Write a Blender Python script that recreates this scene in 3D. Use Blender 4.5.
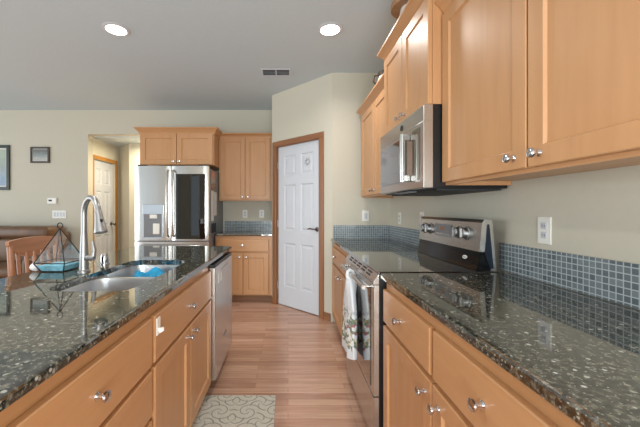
import bpy, bmesh, math, random
from mathutils import Vector, Matrix
PI = math.pi
random.seed(7)
S = bpy.context.scene
for o in list(bpy.data.objects): bpy.data.objects.remove(o)
C = S.collection

# ------------------------------------------------------------------ camera, world, lights, exposure
cam_d = bpy.data.cameras.new('camera'); cam = bpy.data.objects.new('camera', cam_d); C.objects.link(cam)
cam.location = (0, 0, 1.23); cam.rotation_euler = (PI/2, 0, 0)
cam_d.sensor_width = 36; cam_d.lens = 36*316/640; cam_d.shift_x = 0.05; cam_d.shift_y = -0.00625
cam_d.clip_start = 0.02
S.camera = cam
S.view_settings.view_transform = 'Standard'; S.view_settings.look = 'None'
S.view_settings.gamma = 1; S.view_settings.use_curve_mapping = False
S.view_settings.exposure = 0.0
w = bpy.data.worlds.new('World'); S.world = w; w.use_nodes = True
bg = w.node_tree.nodes['Background']; bg.inputs[0].default_value = (0.82, 0.93, 1.0, 1); bg.inputs[1].default_value = 0.95

def area(name, loc, rot, sx, sy, power, color=(1, 1, 1), spread=PI):
    d = bpy.data.lights.new(name, 'AREA'); d.shape = 'RECTANGLE'; d.size = sx; d.size_y = sy
    d.energy = power; d.color = color; d.spread = spread
    o = bpy.data.objects.new(name, d); C.objects.link(o); o.location = loc; o.rotation_euler = rot
    return o
# added fill light at the rear opening; daylight from living-room windows on the left
area('rear_fill', (0.02, -2.29, 0.9), (PI/2, 0, 0), 2.0, 1.7, 142, (0.88, 0.96, 1.0))
area('daylight_living', (-6.7, 0.6, 1.15), (math.radians(98), 0, -PI/2), 4.6, 2.1, 120, (0.88, 0.96, 1.0))
area('hall_lamp_light', (-2.2, 5.12, 2.3), (0, 0, 0), 0.25, 0.25, 24, (1.0, 0.88, 0.66))

# ------------------------------------------------------------------ materials
def srgb(r, g, b):
    f = lambda c: c/12.92 if c <= 0.04045 else ((c+0.055)/1.055)**2.4
    return (f(r/255), f(g/255), f(b/255), 1)
def new_mat(name):
    m = bpy.data.materials.new(name); m.use_nodes = True
    nt = m.node_tree; b = nt.nodes['Principled BSDF']
    return m, nt, b
def N(nt, t, **kw):
    n = nt.nodes.new(t)
    for k, v in kw.items(): setattr(n, k, v)
    return n
def coords(nt, scale=(1, 1, 1), rot=(0, 0, 0), loc=(0, 0, 0)):
    tc = N(nt, 'ShaderNodeTexCoord'); mp = N(nt, 'ShaderNodeMapping')
    mp.inputs['Scale'].default_value = scale; mp.inputs['Rotation'].default_value = rot; mp.inputs['Location'].default_value = loc
    nt.links.new(tc.outputs['Object'], mp.inputs['Vector'])
    return mp.outputs['Vector']
def ramp(nt, fac, stops):
    r = N(nt, 'ShaderNodeValToRGB'); e = r.color_ramp.elements
    while len(e) < len(stops): e.new(0.5)
    for i, (p, c) in enumerate(stops): e[i].position = p; e[i].color = c
    nt.links.new(fac, r.inputs['Fac'])
    return r.outputs['Color']
def mixc(nt, fac, a, b, mode='MIX'):
    m = N(nt, 'ShaderNodeMix', data_type='RGBA', blend_type=mode)
    for s, v in ((m.inputs[0], fac), (m.inputs[6], a), (m.inputs[7], b)):
        if hasattr(v, 'is_linked'): nt.links.new(v, s)
        else: s.default_value = v
    return m.outputs[2]
def bump(nt, b, h, strength=0.2, dist=0.002):
    n = N(nt, 'ShaderNodeBump'); n.inputs['Strength'].default_value = strength; n.inputs['Distance'].default_value = dist
    nt.links.new(h, n.inputs['Height']); nt.links.new(n.outputs['Normal'], b.inputs['Normal'])
def plain(name, c, rough=0.5, metal=0.0, noise=0.06, scale=8, spec=0.5, coat=0.0):
    m, nt, b = new_mat(name)
    v = coords(nt)
    t = N(nt, 'ShaderNodeTexNoise'); t.inputs['Scale'].default_value = scale; t.inputs['Detail'].default_value = 3
    nt.links.new(v, t.inputs['Vector'])
    c2 = tuple(min(1, x*(1+noise)) for x in c[:3])+(1,); c1 = tuple(x*(1-noise) for x in c[:3])+(1,)
    nt.links.new(ramp(nt, t.outputs['Fac'], [(0.3, c1), (0.7, c2)]), b.inputs['Base Color'])
    b.inputs['Roughness'].default_value = rough; b.inputs['Metallic'].default_value = metal
    b.inputs['Specular IOR Level'].default_value = spec; b.inputs['Coat Weight'].default_value = coat; b.inputs['Coat Roughness'].default_value = 0.08
    return m
def wood(name, dark, light, axis='z', rough=0.4, fine=90, contrast=1.0, coat=0.14):
    m, nt, b = new_mat(name)
    sc = {'x': (1.6, 22, 22), 'y': (22, 1.6, 22), 'z': (22, 22, 1.6)}[axis]
    v = coords(nt, sc)
    t = N(nt, 'ShaderNodeTexNoise'); t.inputs['Scale'].default_value = 1.1; t.inputs['Detail'].default_value = 5; t.inputs['Distortion'].default_value = 0.6
    nt.links.new(v, t.inputs['Vector'])
    v2 = coords(nt, tuple(s*6 if s > 5 else s for s in sc))
    t2 = N(nt, 'ShaderNodeTexNoise'); t2.inputs['Scale'].default_value = 1.0; t2.inputs['Detail'].default_value = 2
    nt.links.new(v2, t2.inputs['Vector'])
    col = ramp(nt, t.outputs['Fac'], [(0.5-0.22/contrast, dark), (0.5+0.22/contrast, light)])
    col = mixc(nt, 0.12, col, ramp(nt, t2.outputs['Fac'], [(0.35, dark), (0.65, light)]))
    nt.links.new(col, b.inputs['Base Color'])
    b.inputs['Roughness'].default_value = rough; b.inputs['Coat Weight'].default_value = coat; b.inputs['Coat Roughness'].default_value = 0.3
    return m
MD, ML = srgb(190, 140, 95), srgb(200, 150, 104)
M = {}
for ax in 'xyz': M['maple_'+ax] = wood('maple_'+ax, MD, ML, ax)
for ax in 'xyz': M['oak_'+ax] = wood('oak_trim_'+ax, srgb(126, 80, 47), srgb(154, 103, 64), ax, 0.4)
for ax in 'xyz': M['cherry_'+ax] = wood('stool_wood_'+ax, srgb(150, 100, 70), srgb(184, 132, 100), ax, 0.35)
M['hall_oak'] = wood('hall_oak', srgb(170, 112, 40), srgb(196, 138, 60), 'z', 0.4)
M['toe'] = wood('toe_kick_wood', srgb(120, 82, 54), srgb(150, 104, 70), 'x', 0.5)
M['crate'] = wood('decor_wood', srgb(140, 100, 66), srgb(176, 132, 92), 'x', 0.5)
M['wall'] = plain('wall_paint', srgb(203, 197, 180), 0.75, noise=0.012, scale=40)
M['hall_wall'] = plain('hall_paint', srgb(216, 210, 190), 0.75, noise=0.012, scale=40)
M['ceiling'] = plain('ceiling_paint', srgb(200, 211, 216), 0.85, noise=0.03, scale=90)
M['white'] = plain('white_paint', srgb(204, 207, 212), 0.4, noise=0.01)
M['plate'] = plain('outlet_plastic', srgb(238, 236, 228), 0.35, noise=0.01)
M['slot'] = plain('dark_slot', srgb(40, 40, 42), 0.6)
M['black'] = plain('black_plastic', srgb(18, 19, 22), 0.35)
M['navy'] = plain('blue_black_enamel', srgb(22, 32, 48), 0.25)
M['gloss_black'] = plain('black_glass', srgb(10, 10, 12), 0.03, noise=0.0, spec=0.9, coat=1.0)
M['oven_glass'] = plain('oven_glass', srgb(60, 56, 52), 0.04, noise=0.0, metal=0.35, spec=1.0, coat=1.0)
M['mirror_glass'] = plain('microwave_glass', srgb(120, 114, 104), 0.06, noise=0.0, metal=0.7, spec=1.0, coat=1.0)
M['dark_glass'] = plain('fridge_glass', srgb(12, 13, 13), 0.03, noise=0.0, spec=0.9)
M['chrome'] = plain('chrome', srgb(215, 215, 218), 0.12, 1.0, noise=0.02)
M['nickel'] = plain('brushed_nickel', srgb(172, 171, 170), 0.4, 1.0, noise=0.03, scale=60)
M['bronze'] = plain('dark_bronze', srgb(120, 114, 112), 0.3, 1.0, noise=0.05)
def steel(name, c, axis, rough):
    m, nt, b = new_mat(name)
    sc = {'x': (2, 260, 260), 'y': (260, 2, 260), 'z': (260, 260, 2)}[axis]
    t = N(nt, 'ShaderNodeTexNoise'); t.inputs['Scale'].default_value = 1; t.inputs['Detail'].default_value = 2
    nt.links.new(coords(nt, sc), t.inputs['Vector'])
    nt.links.new(ramp(nt, t.outputs['Fac'], [(0.3, tuple(x*0.9 for x in c[:3])+(1,)), (0.7, c)]), b.inputs['Base Color'])
    b.inputs['Metallic'].default_value = 0.95; b.inputs['Roughness'].default_value = rough
    return m
M['steel_x'] = steel('stainless_x', srgb(206, 203, 198), 'x', 0.27)
M['steel_z'] = steel('stainless_z', srgb(210, 207, 202), 'z', 0.24)
M['steel_sink'] = steel('stainless_sink', srgb(216, 217, 220), 'y', 0.3)
M['fridge_side'] = plain('fridge_side_paint', srgb(128, 130, 134), 0.4, 0.2)
M['sponge'] = plain('blue_cloth', srgb(40, 150, 196), 0.9, noise=0.25, scale=30)
M['sand'] = plain('blue_sand', srgb(140, 206, 228), 0.9, noise=0.3, scale=25)
M['shell'] = plain('white_shell', srgb(236, 232, 230), 0.6, noise=0.08, scale=60)
M['leather'] = plain('brown_leather', srgb(104, 74, 50), 0.42, noise=0.22, scale=7)
M['ceramic'] = plain('cream_ceramic', srgb(226, 220, 212), 0.25)
M['iron'] = plain('black_iron', srgb(44, 46, 46), 0.4, 0.6)
M['frame_green'] = plain('dark_green_frame', srgb(46, 58, 50), 0.4)
M['frame_brown'] = plain('dark_brown_frame', srgb(72, 62, 52), 0.4)

def granite():
    m, nt, b = new_mat('green_granite')
    v = coords(nt)
    n1 = N(nt, 'ShaderNodeTexNoise'); n1.inputs['Scale'].default_value = 70; n1.inputs['Detail'].default_value = 6; n1.inputs['Roughness'].default_value = 0.7
    nt.links.new(v, n1.inputs['Vector'])
    base = ramp(nt, n1.outputs['Fac'], [(0.38, srgb(6, 8, 6)), (0.5, srgb(46, 48, 41)), (0.61, srgb(116, 114, 100))])
    vo = N(nt, 'ShaderNodeTexVoronoi'); vo.inputs['Scale'].default_value = 85; nt.links.new(v, vo.inputs['Vector'])
    sep = N(nt, 'ShaderNodeSeparateColor'); nt.links.new(vo.outputs['Color'], sep.inputs['Color'])
    sel = ramp(nt, sep.outputs['Red'], [(0.85, (0, 0, 0, 1)), (0.90, (1, 1, 1, 1))])
    inr = ramp(nt, vo.outputs['Distance'], [(0.30, (1, 1, 1, 1)), (0.48, (0, 0, 0, 1))])
    f = mixc(nt, 1.0, sel, inr, 'MULTIPLY')
    fl = ramp(nt, sep.outputs['Green'], [(0.0, srgb(100, 98, 84)), (0.6, srgb(156, 156, 144)), (1.0, srgb(212, 214, 208))])
    col = mixc(nt, f, base, fl)
    v3 = N(nt, 'ShaderNodeTexVoronoi'); v3.inputs['Scale'].default_value = 190; nt.links.new(v, v3.inputs['Vector'])
    s3 = N(nt, 'ShaderNodeSeparateColor'); nt.links.new(v3.outputs['Color'], s3.inputs['Color'])
    f3 = mixc(nt, 1.0, ramp(nt, s3.outputs['Blue'], [(0.90, (0, 0, 0, 1)), (0.92, (1, 1, 1, 1))]), ramp(nt, v3.outputs['Distance'], [(0.3, (1, 1, 1, 1)), (0.5, (0, 0, 0, 1))]), 'MULTIPLY')
    nt.links.new(mixc(nt, f3, col, srgb(160, 160, 148)), b.inputs['Base Color'])
    b.inputs['Roughness'].default_value = 0.04; b.inputs['IOR'].default_value = 2.75
    return m
M['granite'] = granite()
def tile(name, plane):
    m, nt, b = new_mat(name)
    tc = N(nt, 'ShaderNodeTexCoord'); sp = N(nt, 'ShaderNodeSeparateXYZ'); cb = N(nt, 'ShaderNodeCombineXYZ')
    nt.links.new(tc.outputs['Object'], sp.inputs[0])
    nt.links.new(sp.outputs[plane], cb.inputs[0]); nt.links.new(sp.outputs['Z'], cb.inputs[1])
    br = N(nt, 'ShaderNodeTexBrick'); br.offset = 0; br.squash = 1
    br.inputs['Scale'].default_value = 1; br.inputs['Brick Width'].default_value = 0.0237; br.inputs['Row Height'].default_value = 0.0237
    br.inputs['Mortar Size'].default_value = 0.0022; br.inputs['Mortar Smooth'].default_value = 0.3; br.inputs['Bias'].default_value = 0
    br.inputs['Color1'].default_value = srgb(92, 104, 110); br.inputs['Color2'].default_value = srgb(126, 136, 140); br.inputs['Mortar'].default_value = srgb(178, 186, 188)
    nt.links.new(cb.outputs[0], br.inputs['Vector'])
    nt.links.new(br.outputs['Color'], b.inputs['Base Color'])
    r = ramp(nt, br.outputs['Fac'], [(0, (0.12, 0.12, 0.12, 1)), (1, (0.7, 0.7, 0.7, 1))]); nt.links.new(r, b.inputs['Roughness'])
    inv = N(nt, 'ShaderNodeMath', operation='SUBTRACT'); inv.inputs[0].default_value = 1; nt.links.new(br.outputs['Fac'], inv.inputs[1])
    bump(nt, b, inv.outputs[0], 0.4, 0.001)
    return m
M['tile_X'] = tile('mosaic_tile_front', 'X'); M['tile_Y'] = tile('mosaic_tile_side', 'Y')
def floor_mat():
    m, nt, b = new_mat('laminate_planks')
    v = coords(nt)
    br = N(nt, 'ShaderNodeTexBrick'); br.offset = 0.37; br.offset_frequency = 2; br.squash = 1
    br.inputs['Scale'].default_value = 1; br.inputs['Brick Width'].default_value = 0.62; br.inputs['Row Height'].default_value = 0.064
    br.inputs['Mortar Size'].default_value = 0.0009; br.inputs['Mortar Smooth'].default_value = 0.2; br.inputs['Bias'].default_value = 0.0
    br.inputs['Color1'].default_value = (0, 0, 0, 1); br.inputs['Color2'].default_value = (1, 1, 1, 1); br.inputs['Mortar'].default_value = (0.1, 0.1, 0.1, 1)
    nt.links.new(v, br.inputs['Vector'])
    t = N(nt, 'ShaderNodeTexNoise'); t.inputs['Scale'].default_value = 1; t.inputs['Detail'].default_value = 5; t.inputs['Distortion'].default_value = 0.8
    nt.links.new(coords(nt, (3.2, 46, 1)), t.inputs['Vector'])
    plank = ramp(nt, br.outputs['Color'], [(0.0, srgb(164, 119, 97)), (0.5, srgb(198, 154, 129)), (1.0, srgb(220, 182, 158))])
    grain = ramp(nt, t.outputs['Fac'], [(0.3, srgb(158, 113, 90)), (0.52, srgb(200, 157, 132)), (0.72, srgb(222, 184, 160))])
    col = mixc(nt, 0.42, plank, grain)
    col = mixc(nt, br.outputs['Fac'], col, srgb(112, 72, 50))
    nt.links.new(col, b.inputs['Base Color']); b.inputs['Roughness'].default_value = 0.3
    b.inputs['Coat Weight'].default_value = 0.15
    return m
M['floor'] = floor_mat()
def rug_mat():
    m, nt, b = new_mat('scroll_rug')
    v = coords(nt)
    def M_(op, a, bb=None, c=None):
        n = N(nt, 'ShaderNodeMath', operation=op)
        for i, x in enumerate((a, bb, c)):
            if x is None: continue
            if hasattr(x, 'is_linked'): nt.links.new(x, n.inputs[i])
            else: n.inputs[i].default_value = x
        return n.outputs[0]
    sp = N(nt, 'ShaderNodeSeparateXYZ'); nt.links.new(v, sp.inputs[0])
    # mirrored scrolls: fold x about the middle, tile, then a spiral in every cell
    ax = M_('ABSOLUTE', sp.outputs['X'])
    def spiral(ox, oy, cell, arms, pitch):
        u = M_('SUBTRACT', M_('MODULO', M_('ADD', ax, ox+cell*4), cell), cell/2)
        q = M_('SUBTRACT', M_('MODULO', M_('ADD', sp.outputs['Y'], oy+cell*8), cell), cell/2)
        r = M_('SQRT', M_('ADD', M_('MULTIPLY', u, u), M_('MULTIPLY', q, q)))
        th = M_('ARCTAN2', q, u)
        s = M_('SINE', M_('ADD', M_('MULTIPLY', r, pitch), M_('MULTIPLY', th, arms)))
        line = M_('LESS_THAN', M_('ABSOLUTE', s), 0.26)
        inside = M_('LESS_THAN', r, cell*0.46)
        return M_('MULTIPLY', line, inside)
    s1 = spiral(0.0, 0.02, 0.167, 1.0, 75)
    s2 = spiral(0.0835, 0.1035, 0.167, -2.0, 50)
    f = M_('MULTIPLY', M_('MAXIMUM', s1, s2), 0.75)
    t = N(nt, 'ShaderNodeTexNoise'); t.inputs['Scale'].default_value = 160; nt.links.new(v, t.inputs['Vector'])
    base = ramp(nt, t.outputs['Fac'], [(0.3, srgb(196, 192, 178)), (0.7, srgb(214, 210, 198))])
    nt.links.new(mixc(nt, f, base, srgb(128, 126, 116)), b.inputs['Base Color'])
    b.inputs['Roughness'].default_value = 0.95; bump(nt, b, t.outputs['Fac'], 0.4, 0.002)
    return m
M['rug'] = rug_mat()
def towel_mat():
    m, nt, b = new_mat('printed_towel')
    v = coords(nt)
    sp = N(nt, 'ShaderNodeSeparateXYZ'); nt.links.new(v, sp.inputs[0])
    band = ramp(nt, sp.outputs['Z'], [(0.0, (0, 0, 0, 1)), (0.392, (0, 0, 0, 1)), (0.400, (1, 1, 1, 1)), (0.575, (1, 1, 1, 1)), (0.65, (0, 0, 0, 1))])
    vo = N(nt, 'ShaderNodeTexVoronoi'); vo.inputs['Scale'].default_value = 60; nt.links.new(v, vo.inputs['Vector'])
    s2 = N(nt, 'ShaderNodeSeparateColor'); nt.links.new(vo.outputs['Color'], s2.inputs[0])
    col = ramp(nt, s2.outputs['Red'], [(0.0, srgb(120, 138, 116)), (0.2, srgb(228, 230, 230)), (0.50, srgb(178, 112, 122)), (0.58, srgb(136, 152, 130)), (0.70, srgb(232, 234, 234)), (0.87, srgb(130, 136, 142)), (0.94, srgb(206, 186, 140))])
    col.node.color_ramp.interpolation = 'CONSTANT'
    nt.links.new(mixc(nt, band, srgb(226, 229, 232), col), b.inputs['Base Color'])
    b.inputs['Roughness'].default_value = 0.95
    return m
M['towel'] = towel_mat()
def glass_mat(name, tint, alpha):
    m = bpy.data.materials.new(name); m.use_nodes = True; nt = m.node_tree; nt.nodes.clear()
    out = N(nt, 'ShaderNodeOutputMaterial'); tr = N(nt, 'ShaderNodeBsdfTransparent'); gl = N(nt, 'ShaderNodeBsdfGlossy'); mx = N(nt, 'ShaderNodeMixShader')
    tr.inputs[0].default_value = tint; gl.inputs['Roughness'].default_value = 0.03; mx.inputs[0].default_value = alpha
    nt.links.new(tr.outputs[0], mx.inputs[1]); nt.links.new(gl.outputs[0], mx.inputs[2]); nt.links.new(mx.outputs[0], out.inputs[0])
    return m
M['glass'] = glass_mat('terrarium_glass', (0.99, 1.0, 1.0, 1), 0.2)
def emit(name, c, s):
    m, nt, b = new_mat(name)
    b.inputs['Base Color'].default_value = c; b.inputs['Emission Color'].default_value = c; b.inputs['Emission Strength'].default_value = s
    return m
M['lamp_glow'] = emit('lamp_diffuser', (1, 0.97, 0.92, 1), 6)
M['display'] = emit('clock_display', (0.25, 0.12, 0.07, 1), 0.15)
def picture(name, top, bot):
    m, nt, b = new_mat(name)
    sp = N(nt, 'ShaderNodeSeparateXYZ'); tc = N(nt, 'ShaderNodeTexCoord'); nt.links.new(tc.outputs['Generated'], sp.inputs[0])
    t = N(nt, 'ShaderNodeTexNoise'); t.inputs['Scale'].default_value = 6; nt.links.new(tc.outputs['Generated'], t.inputs[0])
    a = N(nt, 'ShaderNodeMath', operation='ADD'); nt.links.new(sp.outputs['Z'], a.inputs[0])
    mm = N(nt, 'ShaderNodeMath', operation='MULTIPLY_ADD'); nt.links.new(t.outputs['Fac'], mm.inputs[0]); mm.inputs[1].default_value = 0.5; mm.inputs[2].default_value = -0.25
    nt.links.new(mm.outputs[0], a.inputs[1])
    nt.links.new(ramp(nt, a.outputs[0], [(0.15, bot), (0.45, srgb(150, 160, 160)), (0.8, top)]), b.inputs['Base Color'])
    b.inputs['Roughness'].default_value = 0.15
    return m
M['art_lake'] = picture('lake_print', srgb(176, 186, 170), srgb(110, 134, 160))
M['art_grey'] = picture('grey_print', srgb(120, 120, 118), srgb(190, 188, 182))
M['photo'] = picture('family_photo', srgb(190, 130, 110), srgb(120, 84, 72))
M['paper'] = plain('white_paper', srgb(222, 220, 216), 0.8, noise=0.05, scale=30)

# ------------------------------------------------------------------ mesh helpers
def box(bm, x0, x1, y0, y1, z0, z1, bev=0.0, seg=1):
    vs = [bm.verts.new((x, y, z)) for x in (x0, x1) for y in (y0, y1) for z in (z0, z1)]
    f = [(0, 1, 3, 2), (4, 6, 7, 5), (0, 4, 5, 1), (2, 3, 7, 6), (0, 2, 6, 4), (1, 5, 7, 3)]
    fs = [bm.faces.new([vs[i] for i in q]) for q in f]
    if bev:
        es = list({e for fc in fs for e in fc.edges})
        bmesh.ops.bevel(bm, geom=es, offset=bev, segments=seg, profile=0.5, affect='EDGES')
    return bm
def ring(bm, c, r, n, u, v, ph=0.0):
    return [bm.verts.new(c + u*(r*math.cos(2*PI*i/n+ph)) + v*(r*math.sin(2*PI*i/n+ph))) for i in range(n)]
def bridge(bm, a, b):
    n = len(a)
    for i in range(n): bm.faces.new((a[i], a[(i+1) % n], b[(i+1) % n], b[i]))
def frame_of(d):
    d = d.normalized(); u = d.orthogonal().normalized(); return u, d.cross(u)
def tube(bm, pts, r, n=12, cap=True):
    pts = [Vector(p) for p in pts]; rs = r if isinstance(r, (list, tuple)) else [r]*len(pts)
    T = []
    for i in range(len(pts)):
        a = pts[max(i-1, 0)]; b = pts[min(i+1, len(pts)-1)]; T.append((b-a).normalized())
    u, v = frame_of(T[0]); rings = []
    for i, p in enumerate(pts):
        u = (u - T[i]*u.dot(T[i])).normalized(); v = T[i].cross(u)
        rings.append(ring(bm, p, rs[i], n, u, v))
    for a, b in zip(rings, rings[1:]): bridge(bm, a, b)
    if cap: bm.faces.new(rings[0][::-1]); bm.faces.new(rings[-1])
    return bm
def lathe(bm, prof, c=(0, 0, 0), axis=(0, 0, 1), n=20, cap=True):
    ax = Vector(axis).normalized(); u, v = frame_of(ax); c = Vector(c); rings = []
    for r, h in prof: rings.append(ring(bm, c+ax*h, max(r, 1e-4), n, u, v))
    for a, b in zip(rings, rings[1:]): bridge(bm, a, b)
    if cap: bm.faces.new(rings[0][::-1]); bm.faces.new(rings[-1])
    else: bridge(bm, rings[-1], rings[0])
    return bm
def prism(bm, poly, axis, a0, a1):
    def P(p, a):
        if axis == 'z': return (p[0], p[1], a)
        if axis == 'x': return (a, p[0], p[1])
        return (p[0], a, p[1])
    A = [bm.verts.new(P(p, a0)) for p in poly]; B = [bm.verts.new(P(p, a1)) for p in poly]
    bridge(bm, A, B); bm.faces.new(A[::-1]); bm.faces.new(B)
    return bm
def panel_slab(bm, yf, t, xs, zs, cells, rings):
    """a door or drawer front: grid of rails with panels sunk by nested rings [(inset, depth)...]"""
    q = lambda a: [bm.verts.new(p) for p in a]
    for i in range(len(xs)-1):
        for j in range(len(zs)-1):
            x0, x1, z0, z1 = xs[i], xs[i+1], zs[j], zs[j+1]
            if (i, j) in cells:
                prev = q([(x0, yf, z0), (x1, yf, z0), (x1, yf, z1), (x0, yf, z1)])
                for ins, dep in rings:
                    cur = q([(x0+ins, yf+dep, z0+ins), (x1-ins, yf+dep, z0+ins), (x1-ins, yf+dep, z1-ins), (x0+ins, yf+dep, z1-ins)])
                    bridge(bm, prev, cur); prev = cur
                bm.faces.new(prev)
            else:
                bm.faces.new(q([(x0, yf, z0), (x1, yf, z0), (x1, yf, z1), (x0, yf, z1)]))
    X0, X1, Z0, Z1 = xs[0], xs[-1], zs[0], zs[-1]; c = 0.003
    # eased outer edge and the sides
    a = q([(X0, yf, Z0), (X1, yf, Z0), (X1, yf, Z1), (X0, yf, Z1)])
    b = q([(X0-c, yf+c, Z0-c), (X1+c, yf+c, Z0-c), (X1+c, yf+c, Z1+c), (X0-c, yf+c, Z1+c)])
    d = q([(X0-c, yf+t, Z0-c), (X1+c, yf+t, Z0-c), (X1+c, yf+t, Z1+c), (X0-c, yf+t, Z1+c)])
    bridge(bm, b, a); bridge(bm, d, b); bm.faces.new(d)
    bmesh.ops.remove_doubles(bm, verts=bm.verts, dist=1e-5)
    return bm
def crown_sweep(bm, path, prof):
    """sweep a moulding profile [(outward, z)] along an open 2-D path; outward is to the right of travel"""
    P = [Vector(p) for p in path]; secs = []
    for i, p in enumerate(P):
        ns = []
        if i > 0: d = (P[i]-P[i-1]).normalized(); ns.append(Vector((d.y, -d.x)))
        if i < len(P)-1: d = (P[i+1]-P[i]).normalized(); ns.append(Vector((d.y, -d.x)))
        if len(ns) == 2: m = ns[0]+ns[1]; m = m/(1+ns[0].dot(ns[1]))
        else: m = ns[0]
        secs.append([bm.verts.new((p.x+m.x*o, p.y+m.y*o, z)) for o, z in prof])
    for a, b in zip(secs, secs[1:]): bridge(bm, a, b)
    bm.faces.new(secs[0][::-1]); bm.faces.new(secs[-1])
    return bm
def obj(name, bm, mat, parent=None, smooth=False):
    if isinstance(bm, bmesh.types.BMesh):
        bmesh.ops.recalc_face_normals(bm, faces=bm.faces)
        me = bpy.data.meshes.new(name); bm.to_mesh(me); bm.free()
    else: me = bm
    if isinstance(mat, str): mat = M[mat]
    if not me.materials: me.materials.append(mat)
    if smooth:
        for p in me.polygons: p.use_smooth = True
        try: me.set_sharp_from_angle(angle=math.radians(40))
        except Exception: pass
    o = bpy.data.objects.new(name, me); C.objects.link(o)
    if parent: o.parent = parent
    return o
def BM(): return bmesh.new()
def B(*a, **k): return box(bmesh.new(), *a, **k)
def tag(o, label, cat, group=None):
    o['label'] = label; o['category'] = cat
    if group: o['group'] = group
    return o
def thing(name, label, cat, loc=(0, 0, 0), rz=0.0, group=None):
    o = bpy.data.objects.new(name, None); C.objects.link(o); o.empty_display_size = 0.1
    o.location = loc; o.rotation_euler = (0, 0, rz)
    return tag(o, label, cat, group)
def struct(name, bm, mat, parent=None):
    o = obj(name, bm, mat, parent)
    if not parent: o['kind'] = 'structure'
    return o
def copy_tree(o, parent=None):
    c = o.copy(); C.objects.link(c)
    if parent: c.parent = parent
    for ch in list(o.children): copy_tree(ch, c)
    return c

# ------------------------------------------------------------------ room shell
CEIL = 2.73; XR = 1.117; YB = 4.77
struct('floor', B(-6.6, XR+0.1, -3.1, 6.6, -0.1, 0), 'floor')
struct('ceiling', B(-6.6, XR+0.1, -3.1, YB+0.12, CEIL, CEIL+0.1), 'ceiling')
struct('ceiling_hall', B(-3.3, -0.6, YB+0.12, 6.6, 2.36, 2.46), 'ceiling')
struct('wall_right', B(XR, XR+0.12, -3.1, YB+0.12, 0, CEIL), 'wall')
bm = BM(); box(bm, -6.6, -3.02, YB, YB+0.12, 0, CEIL); box(bm, -3.02, -1.95, YB, YB+0.12, 2.367, CEIL); box(bm, -1.95, XR, YB, YB+0.12, 0, CEIL)
struct('wall_back', bm, 'wall')
bm = BM()   # unseen rear wall; openings added for the fill light and fridge reflection
box(bm, -3.5, -3.1, -2.42, -2.30, 0, CEIL); box(bm, -3.1, -2.8, -2.42, -2.30, 0, 0.4); box(bm, -3.1, -2.8, -2.42, -2.30, 2.3, CEIL); box(bm, -2.8, -1.0, -2.42, -2.30, 0, CEIL); box(bm, -1.0, 1.05, -2.42, -2.30, 2.15, CEIL); box(bm, 1.05, XR, -2.42, -2.30, 0, CEIL)
struct('wall_rear', bm, 'wall')
struct('trim_1', B(-6.48, -3.06, YB-0.014, YB, 0, 0.085), 'oak_x')

def six_panel(bm, w, z0, z1, yf, t):
    s = 0.105; mx = 0.085; pw = (w-2*s-mx)/2; h = z1-z0
    xs = [0, s, s+pw, s+pw+mx, w-s, w]
    zs = [z0, z0+0.24*h/2.03, z0+0.80*h/2.03, z0+0.955*h/2.03, z0+1.54*h/2.03, z0+1.65*h/2.03, z0+1.91*h/2.03, z1]
    cells = {(i, j) for i in (1, 3) for j in (1, 3, 5)}
    panel_slab(bm, yf, t, xs, zs, cells, [(0.014, 0.010), (0.024, 0.010), (0.044, 0.003)])
    return bm
# angled pantry wall
PW = 0.983
pw = bpy.data.objects.new('wall_pantry', None); C.objects.link(pw); pw.location = (-0.211, 4.16, 0); pw.rotation_euler = (0, 0, math.radians(-45)); pw['kind'] = 'structure'
bm = BM(); box(bm, 0, 0.09, 0, 0.11, 0, CEIL); box(bm, 0.804, PW, 0, 0.11, 0, CEIL); box(bm, 0.09, 0.804, 0, 0.11, 2.04, CEIL)
obj('wall_panel', bm, 'wall', pw)
bm = BM(); prism(bm, [(-0.2095, YB), (-0.2095, 4.161), (-0.13, 4.24), (-0.13, YB)], 'z', 0, CEIL); struct('wall_pantry_left', bm, 'wall')
bm = BM(); prism(bm, [(0.484, 3.465), (XR, 3.465), (XR, 3.57), (0.56, 3.57), (0.484, 3.465)][:4], 'z', 0, CEIL); struct('wall_pantry_right', bm, 'wall')
bm = BM(); box(bm, 0.0, 0.024, -0.014, 0, 0, 0.085, 0.002); box(bm, 0.871, PW-0.02, -0.014, 0, 0, 0.085, 0.002)
t = obj('baseboard_pantry', bm, 'oak_x'); t.location = pw.location; t.rotation_euler = pw.rotation_euler; t['kind'] = 'structure'
d1 = bpy.data.objects.new('door_1', None); C.objects.link(d1); d1.location = pw.location; d1.rotation_euler = pw.rotation_euler; d1['kind'] = 'structure'
bm = BM(); six_panel(bm, 0.700, 0.012, 2.03, 0.026, 0.035)
sl = obj('door_panel', bm, 'white', d1); sl.location = (0.097, 0, 0)
bm = BM(); box(bm, 0.025, 0.088, -0.018, 0.0, 0, 2.04, 0.003); obj('door_casing', bm, 'oak_z', d1)
bm = BM(); box(bm, 0.806, 0.869, -0.018, 0.0, 0, 2.04, 0.003); obj('door_casing', bm, 'oak_z', d1)
bm = BM(); box(bm, 0.025, 0.869, -0.018, 0.0, 2.04, 2.105, 0.003); obj('door_casing', bm, 'oak_x', d1)
bm = BM(); box(bm, 0.082, 0.092, -0.002, 0.1, 0, 2.032); box(bm, 0.802, 0.812, -0.002, 0.1, 0, 2.032); box(bm, 0.092, 0.802, -0.002, 0.1, 2.034, 2.042); obj('door_jamb', bm, 'oak_z', d1)
for z in (0.25, 1.05, 1.80):
    bm = BM(); lathe(bm, [(0.006, -0.045), (0.006, 0.045)], (0.094, 0.018, z)); obj('hinge', bm, 'nickel', d1, True)
bm = BM(); lathe(bm, [(0.028, 0), (0.028, 0.006), (0.012, 0.010), (0.010, 0.045)], (0.75, 0.026, 1.0), (0, -1, 0))
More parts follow.
